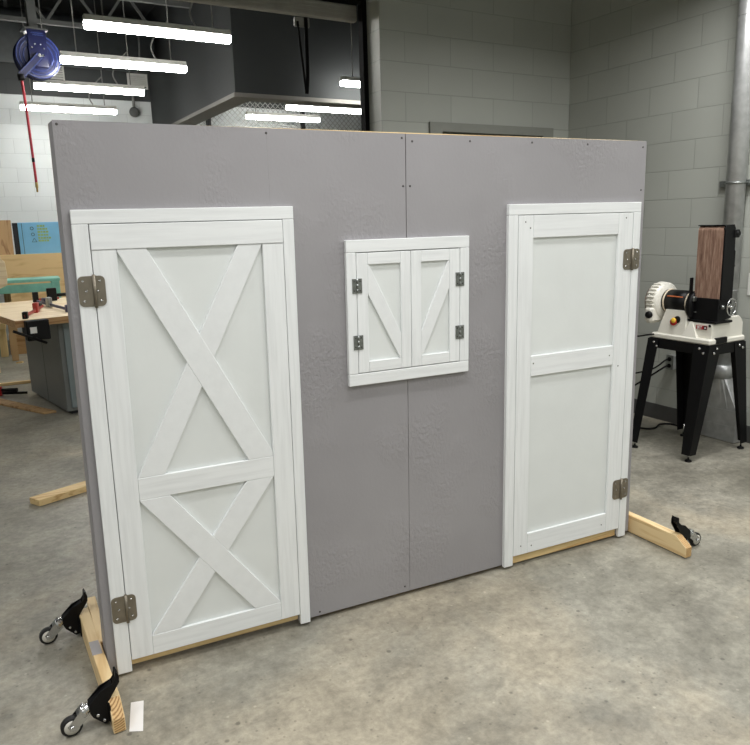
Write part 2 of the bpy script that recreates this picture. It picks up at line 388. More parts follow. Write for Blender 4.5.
shell('baseboard_back', MB().box(-1.82, -1.43, -.012, 0, 0, .118).box(-.19, -.012, -.012, 0, 0, .118), M['base_rubber'])
# door in the back wall: painted steel frame, dark leaf set back in it
d = shell('door_1', MB().box(-1.372, -1.312, -.02, .12, 0, 2.235).box(-.302, -.242, -.02, .12, 0, 2.235).box(-1.312, -.302, -.02, .12, 2.222, 2.235)
          .box(-1.424, -1.372, -.02, 0, 0, 2.287).box(-.242, -.19, -.02, 0, 0, 2.287).box(-1.372, -.242, -.02, 0, 2.235, 2.287), M['doorframe'])
MB().box(-1.308, -.306, .09, .118, .01, 2.218).build('door_leaf', M['doordark'], d)
MB().cyl((-1.25, .09, 1.0), (-1.25, -.01, 1.0), .02).cyl((-1.25, 0, 1.0), (-1.13, 0, 1.0), .012).build('door_handle', M['chrome'], d)
# wide doorway: black guide on the jamb, black hood, grey bottom bar of the raised door
d = shell('door_2', MB().box(-1.868, -1.76, .172, .235, 0, 3.24).box(-7.0, -1.868, .172, .30, 3.10, 3.24).box(-7.0, -6.93, .172, .235, 0, 3.10), M['matte_black'])
MB().box(-6.92, -1.872, .24, .29, 2.985, 3.095, .008).build('bottom_bar', M['door_bar'], d)
bars = MB()
for i in range(4):
    bars.box(-6.9, -1.88, .234, .2395, 3.0+i*.024, 3.007+i*.024)
bars.build('seal_rib', M['door_bar'], d)

# ceiling steel: open-web joists running across the shop
def joist():
    t = thing('bar_joist', '', 'joist')
    MB().box(-3.6, 3.0, -.03, .03, .46, .52).build('top_chord', M['steel_dark'], t)
    MB().box(-3.6, 3.0, -.03, .03, 0, .05).build('bottom_chord', M['steel_dark'], t)
    w = MB(); x = -3.5
    while x < 2.7:
        w.bar((x, 0, .03), (x+.32, 0, .48), .03, .03); w.bar((x+.32, 0, .48), (x+.64, 0, .03), .03, .03); x += .64
    w.build('web', M['steel_dark'], t)
    return t
j0 = joist()
for i, (Yj, lb) in enumerate(((2.75, 'dark steel ceiling joist nearest above the hanging strip lights'), (4.05, 'dark steel ceiling joist behind the blue hose reel'), (5.4, 'dark steel ceiling joist farthest back, close to the far wall'))):
    o = j0 if i == 0 else copy_tree(j0)
    o.location = room(-4.9, Yj, 4.02) if i else room(-4.9, Yj, 4.02); o.rotation_euler = (0, 0, RA)
    tag(o, lb, 'joist', 'steel joists under the shop ceiling')
# dark duct along the far wall with drop pipes
t = thing('air_duct', 'wide dark air duct under the ceiling by the far wall', 'duct', room(-5.0, 6.55, 4.12), RA)
MB().cyl((-3.4, 0, 0), (3.2, 0, 0), .33, n=32).build('duct_run', M['duct'], t)
for x in (-2.4, -1.0, .4, 1.8, 3.0):
    MB().ring((x, 0, 0), (1, 0, 0), .332, .014, 32, 8).build('duct_band', M['steel_dark'], t)
for x in (-2.2, 1.4):
    MB().box(x-.02, x+.02, -.02, .02, .3, .57).build('hanger', M['steel_dark'], t)
# louvred vents on the far wall
def vent(X, Z, w, h, lb):
    t = thing('wall_vent', lb, 'vent', room(X, FARY, Z), RA, 'louvred vents on the far wall')
    MB().box(-w/2, w/2, -.02, 0, h/2-.02, h/2).box(-w/2, w/2, -.02, 0, -h/2, -h/2+.02).box(-w/2, -w/2+.02, -.02, 0, -h/2+.02, h/2-.02).box(w/2-.02, w/2, -.02, 0, -h/2+.02, h/2-.02).build('frame', M['housing'], t)
    s = MB()
    for i in range(6):
        z = -h/2+.035+i*(h-.05)/6
        s.hexa([(-w/2+.02, -.018, z), (w/2-.02, -.018, z), (w/2-.02, -.018, z+.008), (-w/2+.02, -.018, z+.008)], [(-w/2+.02, -.002, z+.022), (w/2-.02, -.002, z+.022), (w/2-.02, -.002, z+.03), (-w/2+.02, -.002, z+.03)])
    s.build('louvre', M['housing'], t)
vent(-3.0, 3.83, .26, .25, 'pale louvred vent just right of the blue hose reel')
vent(-1.83-.0, 3.79, .30, .22, 'dim louvred vent beside the bulkhead, right of the other vent')
# small round fitting on a pipe at the far wall
t = thing('pipe_fitting', 'small round dark valve on a short pipe high on the far wall', 'pipe', room(-1.93, FARY-.06, 3.33), RA)
MB().cyl((0, 0, .05), (0, 0, .34), .02).build('pipe', M['cable'], t)
MB().lathe([(.03, -.04), (.07, -.03), (.075, .0), (.07, .03), (.03, .04)], (0, 0, 0), (0, 1, 0)).build('valve_body', M['steel_dark'], t)

# hanging strip lights
def strip_light():
    t = thing('strip_light', '', 'light')
    MB().hexa([(-.60, -.045, -.003), (.60, -.045, -.003), (.60, .045, -.003), (-.60, .045, -.003)], [(-.60, -.03, .045), (.60, -.03, .045), (.60, .03, .045), (-.60, .03, .045)], .004).build('housing', M['housing'], t)
    q = [(-.040, -.002), (-.05, -.022), (-.044, -.05), (-.02, -.06), (.02, -.06), (.044, -.05), (.05, -.022), (.040, -.002)]
    MB().yz(q, -.595, .595, .003).build('diffuser', M['lens'], t)
    for x in (-.45, .45):
        MB().tube([(x, 0, .05), (x, 0, 1.0), (x, 0, ZC-3.19)], .006, 8).build('hanger_cable', M['cable'], t)
    MB().tube(smooth_path([(.30, 0, .05), (.26, .0, .16), (.33, 0, .30), (.45, .0, .42)]), .008, 8).build('power_cord', M['cable'], t)
    return t
l0 = strip_light()
fx = [((.48, 3.969), (1.695, 4.07), 'nearest and largest hanging strip light, top left of the opening'),
      ((.361, 5.295), (1.577, 5.391), 'hanging strip light starting right beside the blue hose reel'),
      ((.147, 6.732), (1.363, 6.829), 'third hanging strip light back, just below the hose reel'),
      ((.003, 8.298), (1.218, 8.399), 'lowest and farthest left strip light, crossed by the red hose'),
      ((3.329, 7.397), (4.545, 7.496), 'long strip light just under the lower edge of the dark bulkhead'),
      ((3.03, 8.365), (4.246, 8.463), 'strip light in front of the wire cage, just above the panel top'),
      ((3.366, 5.579), (4.60, 5.68), 'short stub of strip light in front of the dark bulkhead, cut by the jamb')]
for i, (a, b_, lb) in enumerate(fx):
    o = l0 if i == 0 else copy_tree(l0)
    o.location = ((a[0]+b_[0])/2, (a[1]+b_[1])/2, 3.188); o.rotation_euler = (0, 0, RA)
    tag(o, lb, 'light', 'hanging strip lights in the shop beyond')

# wire mesh cage under the bulkhead, far back
t = thing('wire_cage', 'grey diamond wire mesh cage wall behind the strip lights', 'cage', room(0, 6.55, 0), RA)
w = MB()
x0, x1, z0, z1 = -1.42, 2.2, 2.3, 3.62
H = z1-z0; sp = .085; k = x0-H
while k < x1:
    for sgn in (1, -1):
        a0, a1 = max(k, x0), min(k+H, x1)
        if a1 > a0:
            za, zb = z0+(a0-k), z0+(a1-k)
            if sgn < 0:
                za, zb = z0+z1-za, z0+z1-zb
            w.bar((a0, .004*sgn, za), (a1, .004*sgn, zb), .007, .007, (0, 1, 0))
    k += sp
w.build('wire_mesh', M['mesh_wire'], t)
for x in (x0, -.98, .6, 2.2):
    MB().box(x-.03, x+.03, -.03, .03, 0, 3.66).build('post', M['black_steel'], t)
MB().box(x0, x1, -.025, .025, 3.62, 3.67).build('top_rail', M['black_steel'], t)
MB().box(x0, x1, -.025, .025, 2.26, 2.31).build('mid_rail', M['black_steel'], t)
MB().box(x0, x1, -.025, .025, .0, .05).build('bottom_rail', M['black_steel'], t)

# black hand chain loop hanging from the raised door
t = thing('pull_cord', 'two black cords hanging in a narrow V from the raised door bar', 'cord', (1.80, 2.60, 2.985), RA)
MB().box(-.055, .06, -.012, .012, -.06, .0, .004).build('bracket', M['cable'], t)
MB().tube(smooth_path([(-.036, -.016, -.03), (-.022, -.016, -.2), (-.004, -.016, -.38), (.006, -.016, -.50)]), .008).build('cord', M['matte_black'], t)
MB().tube(smooth_path([(.028, -.016, .0), (.026, -.016, -.2), (.022, -.016, -.4), (.010, -.016, -.505)]), .013).build('cord', M['matte_black'], t)

# hose reel
t = thing('hose_reel', 'round blue hose reel hanging from the ceiling at top left', 'hose reel', (.183, 5.6, 3.225), math.radians(10))
MB().lathe([(.02, -.055), (.15, -.055), (.19, -.065), (.205, -.062), (.207, -.05), (.19, -.045), (.12, -.04), (.12, .05), (.19, .055), (.205, .06), (.19, .075), (.02, .07)], (0, 0, 0), (0, 1, 0), 48).build('spool', M['blue_reel'], t)
for R_ in (.198, .168, .132):
    MB().ring((0, -.061+(.198-R_)*.12, 0), (0, 1, 0), R_, .0075, 48, 8).build('rim', M['blue_edge'], t)
MB().box(-.085, .085, -.084, -.07, -.10, .228, .004).box(-.085, .085, -.08, .08, .228, .236).build('bracket', M['blue_reel'], t)
lp = MB()
for z, a, b_ in ((.205, -.05, .055), (.188, -.035, .06)):
    lp.box(a, b_, -.0868, -.0845, z-.005, z+.005)
lp.build('faded_lettering', M['blue_edge'], t)
for a in (20, 65, 115, 160, 230, 310):
    MB().cyl((math.cos(math.radians(a))*.058, -.0842, .05+math.sin(math.radians(a))*.058), (math.cos(math.radians(a))*.058, -.091, .05+math.sin(math.radians(a))*.058), .0075, n=10).build('bolt', M['chrome'], t)
MB().cyl((0, -.084, .0), (0, -.118, .0), .016).build('hub_nut', M['chrome'], t)
MB().bar((.005, -.106, .0), (-.185, -.106, -.20), .075, .02, (0, 1, 0), .004).build('guide_arm', M['blue_reel'], t)
for dx in (-.026, .026):
    MB().bar((.005+dx*.7, -.118, -dx*.72), (-.165+dx*.7, -.118, -.18-dx*.72), .01, .006, (0, 1, 0)).build('arm_edge', M['blue_edge'], t)
MB().cyl((-.190, -.106, -.185), (-.182, -.106, -.245), .03).build('hose_guide', M['black_plastic'], t)
MB().tube(smooth_path([(-.183, -.106, -.22), (-.174, -.106, -.5), (-.168, -.106, -.9), (-.164, -.106, -1.19)]), .0125).build('hose', M['red_hose'], t)
MB().lathe([(.012, 0), (.014, .01), (.014, .05), (.009, .055), (.009, .09), (.006, .095)], (-.164, -.106, -1.18), (0, 0, -1), 14).build('hose_fitting', M['brass'], t)
MB().cyl((-.1675, -.106, -.95), (-.167, -.106, -.99), .0135).build('tape_band', M['black_plastic'], t)
MB().ring((0, .0, 0), (0, 1, 0), .135, .02, 40, 8).ring((0, .03, 0), (0, 1, 0), .135, .02, 40, 8).ring((0, -.03, 0), (0, 1, 0), .135, .02, 40, 8).build('coiled_hose', M['red_hose'], t)
MB().box(-.11, .11, -.09, .09, .237, .252).box(-.05, .03, -.04, .04, .252, ZC-3.225).build('ceiling_strut', M['steel_dark'], t)

# ------------------------------------------------------------------ the playhouse wall
pw = thing('playhouse_wall', 'freestanding grey painted playhouse wall with white doors and shuttered window', 'stage wall', (0, 0, 0))
def ex(z):                        # left edge leans a little
    return -.022*(1.888-z)/1.866
ZT = 1.888
# plywood sheets with notches under the doors
MB().xz([(ex(.02), .02), (.055, .02), (.055, .062), (.6712, .062), (.6735, ZT+.005), (0, ZT+.010)], 0, .012).build('plywood_sheet', M['panel'], pw)
MB().xz([(.6715, .062), (.694, .062), (.694, .02), (1.1968, .02), (1.2145, ZT+.001), (.6738, ZT+.005)], 0, .012).build('plywood_sheet', M['panel'], pw)
MB().xz([(1.1982, .02), (1.720, .02), (1.720, .060), (2.356, .060), (2.356, .02), (2.44, .02), (2.44, ZT), (1.2178, ZT+.001)], 0, .012).build('plywood_sheet', M['panel'], pw)
# framing behind
MB().box(-.018, 2.436, .0125, .09, .021, .0605, .001).build('bottom_plate', M['pine_x'], pw)
MB().hexa([(.037, .0125, ZT-.04), (2.436, .0125, ZT-.04), (2.436, .09, ZT-.04), (.037, .09, ZT-.04)], [(.037, .0125, ZT+.010), (2.436, .0125, ZT+.002), (2.436, .09, ZT+.002), (.037, .09, ZT+.010)], .001).build('top_plate', M['pine_x'], pw)
MB().hexa([(ex(.021)-.001, .0125, .0605), (.02, .0125, .0605), (.02, .09, .0605), (ex(.021)-.006, .09, .0605)],
          [(.0, .0125, ZT+.0095), (.036, .0125, ZT+.0095), (.036, .09, ZT+.0095), (-.008, .09, ZT+.0095)]).build('side_stud', M['panel'], pw)
for x0, x1, zb in ((.0565, .6925, .031), (1.7215, 2.3545, .012)):
    MB().box(x0, x1, .0015, .0122, zb, .0605, .001).build('threshold_board', M['pine_x'], pw)
for x in (.655, 1.187, 1.74, 2.40):
    MB().box(x, x+.038, .0125, .09, .0605, ZT-.04).build('stud', M['pine_z'], pw)
# back plywood strip along the left edge (the brownish raw edge seen from the side)
MB().hexa([(ex(.02)-.006, .0905, .03), (.03, .0905, .03), (.03, .102, .03), (ex(.02)-.006, .102, .03)],
          [(-.008, .0905, ZT+.009), (.04, .0905, ZT+.009), (.04, .102, ZT+.009), (-.008, .102, ZT+.009)]).build('edge_strip', M['brown'], pw)
for x, z in ((.012, 1.886), (.673, 1.877), (1.20, 1.873), (1.244, 1.862), (1.503, 1.868), (1.202, 1.698), (1.232, 1.698), (2.419, 1.862), (2.419, 1.676), (1.805, 1.869), (.785, .035), (1.174, .045), (2.10, 1.868)):
    MB().lathe([(.0042, 0), (.0042, .0008), (.002, .0011)], (x, 0.0002, z), (0, -1, 0), 12).build('screw', M['screw'], pw)

F = -.019                       # front of the casings
def board(parent, name, poly, mat, shear, y0=F, y1=-.0003, bev=.0016):
    return MB().xz([(x+shear(z), z) for x, z in poly], y0, y1, bev).build(name, mat, parent)
def rect(x0, x1, z0, z1):
    return [(x0, z0), (x1, z0), (x1, z1), (x0, z1)]

def round_hinge(parent, x0, x1, xb, z0, z1, shear, n_screw=3):
    h = None
    for side, (a, b_) in enumerate(((x0, xb-.0015), (xb+.0015, x1))):
        r = .016; poly = []
        outer = a if side == 0 else b_; s = 1 if side == 0 else -1
        cs = [(outer+s*r, z0+r), (outer+s*r, z1-r)]
        pts = [(b_ if side == 0 else a, z0)]
        for k in range(6):
            t_ = k/5*PI/2; pts.append((outer+s*r-s*r*math.sin(t_), z0+r-r*math.cos(t_)))
        for k in range(6):
            t_ = k/5*PI/2; pts.append((outer+s*r-s*r*math.cos(t_), z1-r+r*math.sin(t_)))
        pts.append((b_ if side == 0 else a, z1))
        if side:
            pts = pts[::-1]
        mb = MB().xz([(x+shear(z), z) for x, z in pts], F-.0028, F-.0003)
        if h is None:
            mb.cyl((xb+shear(z0), F-.005, z0-.004), (xb+shear(z1), F-.005, z1+.004), .0055, n=14)
            h = mb
        else:
            me = bpy.data.meshes.new('t'); mb.bm.to_mesh(me); mb.bm.free(); h.bm.from_mesh(me); bpy.data.meshes.remove(me)
    zc = (z0+z1)/2; hz = (z1-z0)/2
    o = h.build('hinge', M['nickel'], parent)
    return o, [(x, zc+f*hz) for x in (x0+.016, x1-.016) for f in (-.66, .66)]+[(x0+.012+.012, zc), (x1-.024, zc)]
def hinge_screws(pts, parent, shear, r=.0038):
    sc = MB()
    for x, z in pts:
        sc.lathe([(r, 0), (r, .0012), (r*.5, .0018)], (x+shear(z), F-.0027, z), (0, -1, 0), 10)
    return sc

# ---- left barn door
sl = lambda z: -.013*(1.6-z)/1.6
cas = lambda n, x0, x1, z0, z1, m, sh: board(pw, n, rect(x0, x1, z0, z1), m, sh, F)
cas('door_casing_head', .0205, .750, 1.5865, 1.630, M['white_h'], sl)
cas('door_casing_side', .0205, .0690, .014, 1.5855, M['white_v'], sl)
cas('door_casing_side', .7095, .750, .014, 1.5855, M['white_v'], sl)
dl = bpy.data.objects.new('barn_door', None); COL.objects.link(dl); dl.parent = pw
dl['label'] = 'left white barn door with two crossed braces'
MB().xz([(x+sl(z), z) for x, z in rect(.0715, .7075, .0575, 1.584)], -.007, -.0004).build('backing_panel', M['backing'], dl)
T2 = -.0072
bd = lambda n, poly, m, sh, yf=F: board(dl, n, poly, m, sh, yf, T2)
bd('top_rail', rect(.0715, .7075, 1.5045, 1.584), M['white_h'], sl, F-.0022)
bd('stile', rect(.0715, .1465, .0575, 1.5035), M['white_v'], sl)
bd('stile', rect(.6315, .7075, .0575, 1.5035), M['white_v'], sl)
bd('bottom_rail', rect(.147, .631, .0575, .132), M['white_h'], sl)
bd('middle_rail', rect(.147, .631, .648, .727), M['white_h'], sl)
bd('brace', [(.538, .7275), (.6305, .7275), (.6305, .745), (.240, 1.5035), (.1475, 1.5035), (.1475, 1.497)], M['white_d'], sl, F)
def cut_brace(top, bot, over):
    """the crossing brace, butted in two pieces against the one in front"""
    (a0, a1, zt), (b0, b1, zb) = top, bot
    # over: two edge lines (x at zt, x at zb) of the front brace: left and right
    def X(l0, l1, r0, r1):
        k = (r0-l0)/((l1-l0)-(r1-r0)); return (l0+(l1-l0)*k, zt+(zb-zt)*k)
    (ol0, ol1), (or0, or1) = over
    g = .0006
    up = [(a0, zt), (a1, zt), X(a1, b1, or0+g, or1+g), X(a0, b0, or0+g, or1+g)]
    lo = [X(a0, b0, ol0-g, ol1-g), X(a1, b1, ol0-g, ol1-g), (b1, zb), (b0, zb)]
    return up, lo
for q in cut_brace((.543, .6305, 1.5035), (.1475, .240, .7275), ((.147, .538), (.240, .631))):
    bd('brace', q, M['white_d'], sl, F+.0008)
bd('brace', [(.530, .1325), (.6305, .1325), (.6305, .138), (.250, .6475), (.1475, .6475), (.1475, .643)], M['white_d'], sl, F)
for q in cut_brace((.526, .6305, .6475), (.1475, .250, .1325), ((.1475, .530), (.250, .6335))):
    bd('brace', q, M['white_d'], sl, F+.0008)
for z0, z1 in ((1.327, 1.424), (.213, .311)):
    h, pts = round_hinge(dl, .0205, .103, .0702, z0, z1, sl)
    hinge_screws(pts, dl, sl).build('hinge_screw', M['chrome'], dl)

# ---- right panel door
sr = lambda z: -.006*(1.6-z)/1.6
cas('door_casing_head', 1.680, 2.408, 1.5795, 1.623, M['white_h'], sr)
cas('door_casing_side', 1.680, 1.7275, .014, 1.5785, M['white_v'], sr)
cas('door_casing_side', 2.3645, 2.408, .010, 1.5785, M['white_v'], sr)
dr = bpy.data.objects.new('panel_door', None); COL.objects.link(dr); dr.parent = pw
dr['label'] = 'right white door with two plain recessed panels'
MB().xz([(x+sr(z), z) for x, z in rect(1.730, 2.362, .0575, 1.577)], -.007, -.0004).build('backing_panel', M['backing'], dr)
bd = lambda n, poly, m, sh, yf=F: board(dr, n, poly, m, sh, yf, T2)
bd('stile', rect(1.730, 1.8065, .0575, 1.577), M['white_v'], sr)
bd('stile', rect(2.278, 2.362, .0575, 1.577), M['white_v'], sr)
bd('top_rail', rect(1.8072, 2.2773, 1.484, 1.577), M['white_h'], sr)
bd('middle_rail', rect(1.8072, 2.2773, .889, .979), M['white_h'], sr)
bd('bottom_rail', rect(1.8072, 2.2773, .0575, .153), M['white_h'], sr)
for x, z in ((1.765, 1.55), (1.80-.01, 1.525), (2.32, 1.555), (1.82, .945), (2.255, .935), (2.31, .88), (1.77, .10), (2.25, .10), (1.83, .09)):
    MB().lathe([(.0035, 0), (.003, .0008)], (x+sr(z), F+.0002, z), (0, -1, 0), 10).build('nail_head', M['screw'], dr)
for z0, z1 in ((1.324, 1.416), (.215, .313)):
    h, pts = round_hinge(dr, 2.312, 2.408, 2.3632, z0, z1, sr)
    hinge_screws(pts, dr, sr).build('hinge_screw', M['chrome'], dr)

# ---- shuttered window
sw = lambda z: -.0085*(1.504-z)/1.0
cas('window_casing', .948, 1.488, 1.4585, 1.504, M['white_h'], sw)
cas('window_casing', .948, 1.488, .950, .9955, M['white_h'], sw)
cas('window_casing', .948, .9875, .9965, 1.4575, M['white_v'], sw)
cas('window_casing', 1.4455, 1.488, .9965, 1.4575, M['white_v'], sw)
def shutter(x0, x1, i0, i1, flip):
    s = bpy.data.objects.new('shutter', None); COL.objects.link(s); s.parent = pw
    MB().xz([(x+sw(z), z) for x, z in rect(x0, x1, .999, 1.455)], -.009, -.0004).build('backing_panel', M['backing'], s)
    q = lambda n, poly, m, yf=F: board(s, n, poly, m, sw, yf, -.0092)
    q('stile', rect(x0, i0-.0004, .999, 1.455), M['white_v']); q('stile', rect(i1+.0004, x1, .999, 1.455), M['white_v'])
    q('rail', rect(i0, i1, 1.411, 1.455), M['white_h']); q('rail', rect(i0, i1, .999, 1.041), M['white_h'])
    poly = [(i0, 1.4105), (i0, 1.300), (i1-.006, 1.0415), (i1, 1.0415), (i1, 1.140), (i0+.006, 1.4105)]
    if flip:
        poly = [(i0+i1-x, z) for x, z in poly]
    q('brace', poly, M['white_d'], F+.0008)
    for z0 in (1.091, 1.306):
        xb = x0 if not flip else x1
        mb = MB().box(xb-.020, xb-.002, F-.0024, F-.0003, z0, z0+.055).box(xb+.002, xb+.020, F-.0024, F-.0003, z0, z0+.055)
        for k in range(3):
            mb.cyl((xb, F-.0035, z0+.002+k*.0185), (xb, F-.0035, z0+.0165+k*.0185), .0038, n=12)
        h = mb
        me = h.build('hinge', M['zinc'], s); me.location.x = sw(z0)
        sc = MB()
        for dx in (-.012, .012):
            for dz in (.01, .045):
                sc.lathe([(.003, 0), (.002, .0014)], (xb+dx+sw(z0), F-.0023, z0+dz), (0, -1, 0), 8)
        sc.build('hinge_screw', M['screw'], s)
    return s
s1 = shutter(.9895, 1.2195, 1.035, 1.175, False); s1['label'] = 'left shutter, brace falling to the right'
s2 = shutter(1.2215, 1.4435, 1.266, 1.395, True); s2['label'] = 'right shutter, brace falling to the left'

# ---- runners: 2x4s on edge with chamfered front ends
def runner(c0, c1, w, h, parent, ch=.06, hl=.048):
    """c0 front centre, c1 back centre on the floor"""
    c0 = Vector((c0[0], c0[1], .003)); c1 = Vector((c1[0], c1[1], .003)); d = (c1-c0); Lh = d.length; d.normalize(); s = Vector((d.y, -d.x, 0))
    prof = [(0, 0), (Lh, 0), (Lh, h), (ch, h), (0, hl)]
    f = lambda sg: (lambda a, b: tuple(c0+d*a+s*sg*w/2+Vector((0, 0, b))))
    o = MB().prism(prof, f(-1), f(1), .002).build('runner', M['pine_y'], parent)
    g = lambda sg: (lambda a, b: tuple(c0+d*a+s*sg*(w/2-.003)+Vector((0, 0, b))))
    MB().prism([(-.0006, .003), (.002, .003), (.002, hl-.001), (-.0006, hl-.001)], g(-1), g(1)).build('end_grain', M['endgrain'], o)
    nx = Vector((0, 0, 0))
    MB().prism([(-.0006, hl), (ch-.001, h+.0005), (ch+.001, h-.003), (.002, hl-.002)], g(-1), g(1)).build('end_grain', M['endgrain'], o) if ch > .01 else None
    return o
rl = runner((-.020, -.316), (-.076, .385), .038, .089, pw)
MB().hexa([(-.068, .02, .0923), (-.034, .02, .0923), (-.041, .115, .0923), (-.073, .115, .0923)], [(-.068, .02, .0929), (-.034, .02, .0929), (-.041, .115, .0929), (-.073, .115, .0929)]).build('paint_smear', M['patch'], rl)
runner((-.024, .105), (-.040, .47), .034, .087, pw, .002, .085)
runner((2.492, -.325), (2.462, .47), .040, .089, pw)

# ---- retractable casters
def caster(loc, mirror, rz, label):
    c = bpy.data.objects.new('caster', None); COL.objects.link(c); c.parent = pw
    c.location = loc; c.rotation_euler = (0, 0, rz); c['label'] = label
    m = -1 if mirror else 1
    def P(pts):
        return [(m*x, z) for x, z in pts]
    # local: x=0 at the runner face, plate in the x-z plane
    plate = P([(-.002, .016), (-.018, .012), (-.052, .048), (-.059, .064), (-.060, .093), (-.02, .130), (.015, .142), (.025, .154), (.027, .178), (.032, .181), (.038, .162), (.037, .142), (.014, .108), (.0, .087)])
    for y in (-.018, .014):
        MB().xz(plate, y, y+.004).build('side_plate', M['black_steel'], c)
    MB().hexa([(m*-.060, -.0138, .093), (m*-.060, .0138, .093), (m*.014, .0138, .141), (m*.014, -.0138, .141)], [(m*-.058, -.0138, .089), (m*-.058, .0138, .089), (m*.015, .0138, .137), (m*.015, -.0138, .137)]).xz(P([(.018, .142), (.027, .155), (.029, .179), (.033, .179), (.033, .157), (.024, .142)]), -.0138, .0138).build('pedal', M['black_steel'], c)
    MB().box(min(m*-.003, 0), max(m*-.003, 0), -.045, .045, .012, .085, .001).build('mounting_plate', M['black_steel'], c)
    for x, z in ((-.037, .050), (-.019, .026)):
        MB().lathe([(.0058, -.044), (.0058, -.003), (.0058, .0), (.004, .003)], (m*x, -.018, z), (0, -1, 0), 12).build('bolt', M['chrome'], c)
    # swivel and fork, leaning out and down
    MB().lathe([(.012, 0), (.017, .004), (.017, .014), (.022, .018), (.022, .028), (.014, .031)], (m*-.056, 0, .080), (m*-.82, 0, -.35), 18).build('swivel', M['chrome'], c)
    for y in (-.017, .0145):
        MB().xz(P([(-.076, .092), (-.060, .058), (-.104, .022), (-.122, .024), (-.128, .042)]), y, y+.0025).build('fork', M['chrome'], c)
    MB().hexa([(m*-.073, -.0145, .088), (m*-.073, .0145, .088), (m*-.098, .0145, .073), (m*-.098, -.0145, .073)], [(m*-.071, -.0145, .085), (m*-.071, .0145, .085), (m*-.096, .0145, .070), (m*-.096, -.0145, .070)]).build('fork_bridge', M['chrome'], c)
    ctr = (m*-.115, 0, .0335)
    MB().lathe([(.024, -.011), (.030, -.011), (.033, -.007), (.033, .007), (.030, .011), (.024, .011)], ctr, (0, 1, 0), 32).build('wheel', M['rubber'], c)
    MB().lathe([(.004, -.0135), (.012, -.0135), (.014, -.0118), (.0235, -.0118), (.0235, .0118), (.012, .0135)], ctr, (0, 1, 0), 28).build('hub', M['hub'], c)
    MB().lathe([(.0075, -.024), (.0075, .022)], ctr, (0, 1, 0), 12).build('axle', M['chrome'], c)
    return c
caster((-.042, -.245, 0), False, math.radians(4.5), 'front caster on the left runner')
caster((-.094, .355, 0), False, math.radians(4.5), 'rear caster on the left runner')
caster((2.508, -.25, 0), True, math.radians(2), 'caster behind the right runner')

# paper scrap on the floor
o = MB().hexa([(.006, -.324, .001), (.046, -.342, .001), (.069, -.191, .001), (.029, -.178, .001)], [(.006, -.324, .0018), (.046, -.342, .0018), (.069, -.191, .004), (.029, -.178, .0018)]).build('paper_scrap', M['paper'])
tag(o, 'white strip of paper on the floor beside the front left runner end', 'paper')

# ------------------------------------------------------------------ belt and disc sander on its stand
SO = (3.67, .597, 0); SR = math.radians(3.5)
st = thing('machine_stand', 'black steel stand with splayed tapering legs under the sander', 'stand', SO, SR)
A1, B1, ZS = .345, .455, .75
MB().box(-.004, A1+.004, -.004, .0, .685, ZS, .001).box(-.004, A1+.004, B1, B1+.004, .685, ZS, .001).box(-.004, .0, .0, B1, .685, ZS, .001).box(A1, A1+.004, 0, B1, .685, ZS, .001).box(0, A1, 0, B1, ZS-.004, ZS).build('top_frame', M['black_steel'], st)
for (ca, cb, fa, fb, sa, sb) in ((0, 0, -.118, .003, 1, 1), (A1, 0, .445, -.012, -1, 1), (0, B1, -.165, B1-.012, 1, -1), (A1, B1, .375, B1-.02, -1, -1)):
    zt, zb = .745, .045; th = .005; wt, wb_ = (.115 if cb == 0 else .085), .062
    o_ = .0045
    ta = ca-sa*o_-sa*.0; tb = cb-sb*o_
    def L(a, b, w, z):
        return [(a, b, z), (a+sa*w, b, z), (a+sa*w, b+sb*th, z), (a+sa*th, b+sb*th, z), (a+sa*th, b+sb*w, z), (a, b+sb*w, z)]
    g = MB(); lo, hi = L(fa, fb, wb_, zb), L(ta-sa*.004, tb-sb*.004, wt, zt)
    g.hexa([lo[i] for i in (0, 1, 2, 3)], [hi[i] for i in (0, 1, 2, 3)]); g.hexa([lo[i] for i in (0, 3, 4, 5)], [hi[i] for i in (0, 3, 4, 5)])
    leg = g.build('leg', M['black_steel'], st)
    fx_, fy_ = fa+sa*.025, fb+sb*.025
    MB().cyl((fx_, fy_, .012), (fx_, fy_, .09), .006, n=10).build('levelling_bolt', M['chrome'], leg)
    MB().lathe([(.022, 0), (.022, .008), (.012, .014)], (fx_, fy_, 0), (0, 0, 1), 16).build('foot_pad', M['black_plastic'], leg)
for (y, z) in ((.41, .725), (.385, .70), (.06, .725), (.03, .70)):
    MB().lathe([(.009, 0), (.009, .005), (.005, .008)], (-.0125, y, z), (-1, 0, 0), 10).build('bolt', M['chrome'], st)
for (x, z) in ((.03, .70), (.055, .728), (.28, .728), (.315, .71)):
    MB().lathe([(.009, 0), (.009, .005), (.005, .008)], (x, -.0125, z), (0, -1, 0), 10).build('bolt', M['chrome'], st)

sd = thing('belt_disc_sander', 'white and black belt and disc sander with upright brown belt', 'sander', (SO[0], SO[1], ZS), SR)
Z = lambda z: z-ZS
MB().box(-.004, .35, -.004, .445, .001, Z(.787), .008).xz([(.03, Z(.78)), (.03, Z(.882)), (.09, Z(.888)), (.16, Z(.912)), (.19, Z(.917)), (.285, Z(.919)), (.312, Z(.905)), (.336, Z(.872)), (.338, Z(.80)), (.345, Z(.78))], .008, .20, .006)\
    .hexa([(.012, .19, Z(.782)), (.20, .19, Z(.782)), (.20, .415, Z(.782)), (.012, .415, Z(.782))], [(.03, .20, Z(.95)), (.17, .20, Z(.95)), (.17, .365, Z(.95)), (.03, .365, Z(.95))], .006)\
    .hexa([(.004, .10, Z(.782)), (.03, .10, Z(.782)), (.03, .215, Z(.782)), (.004, .215, Z(.782))], [(.029, .155, Z(.885)), (.034, .155, Z(.885)), (.034, .17, Z(.885)), (.029, .17, Z(.885))]).build('base', M['cast_white'], sd)
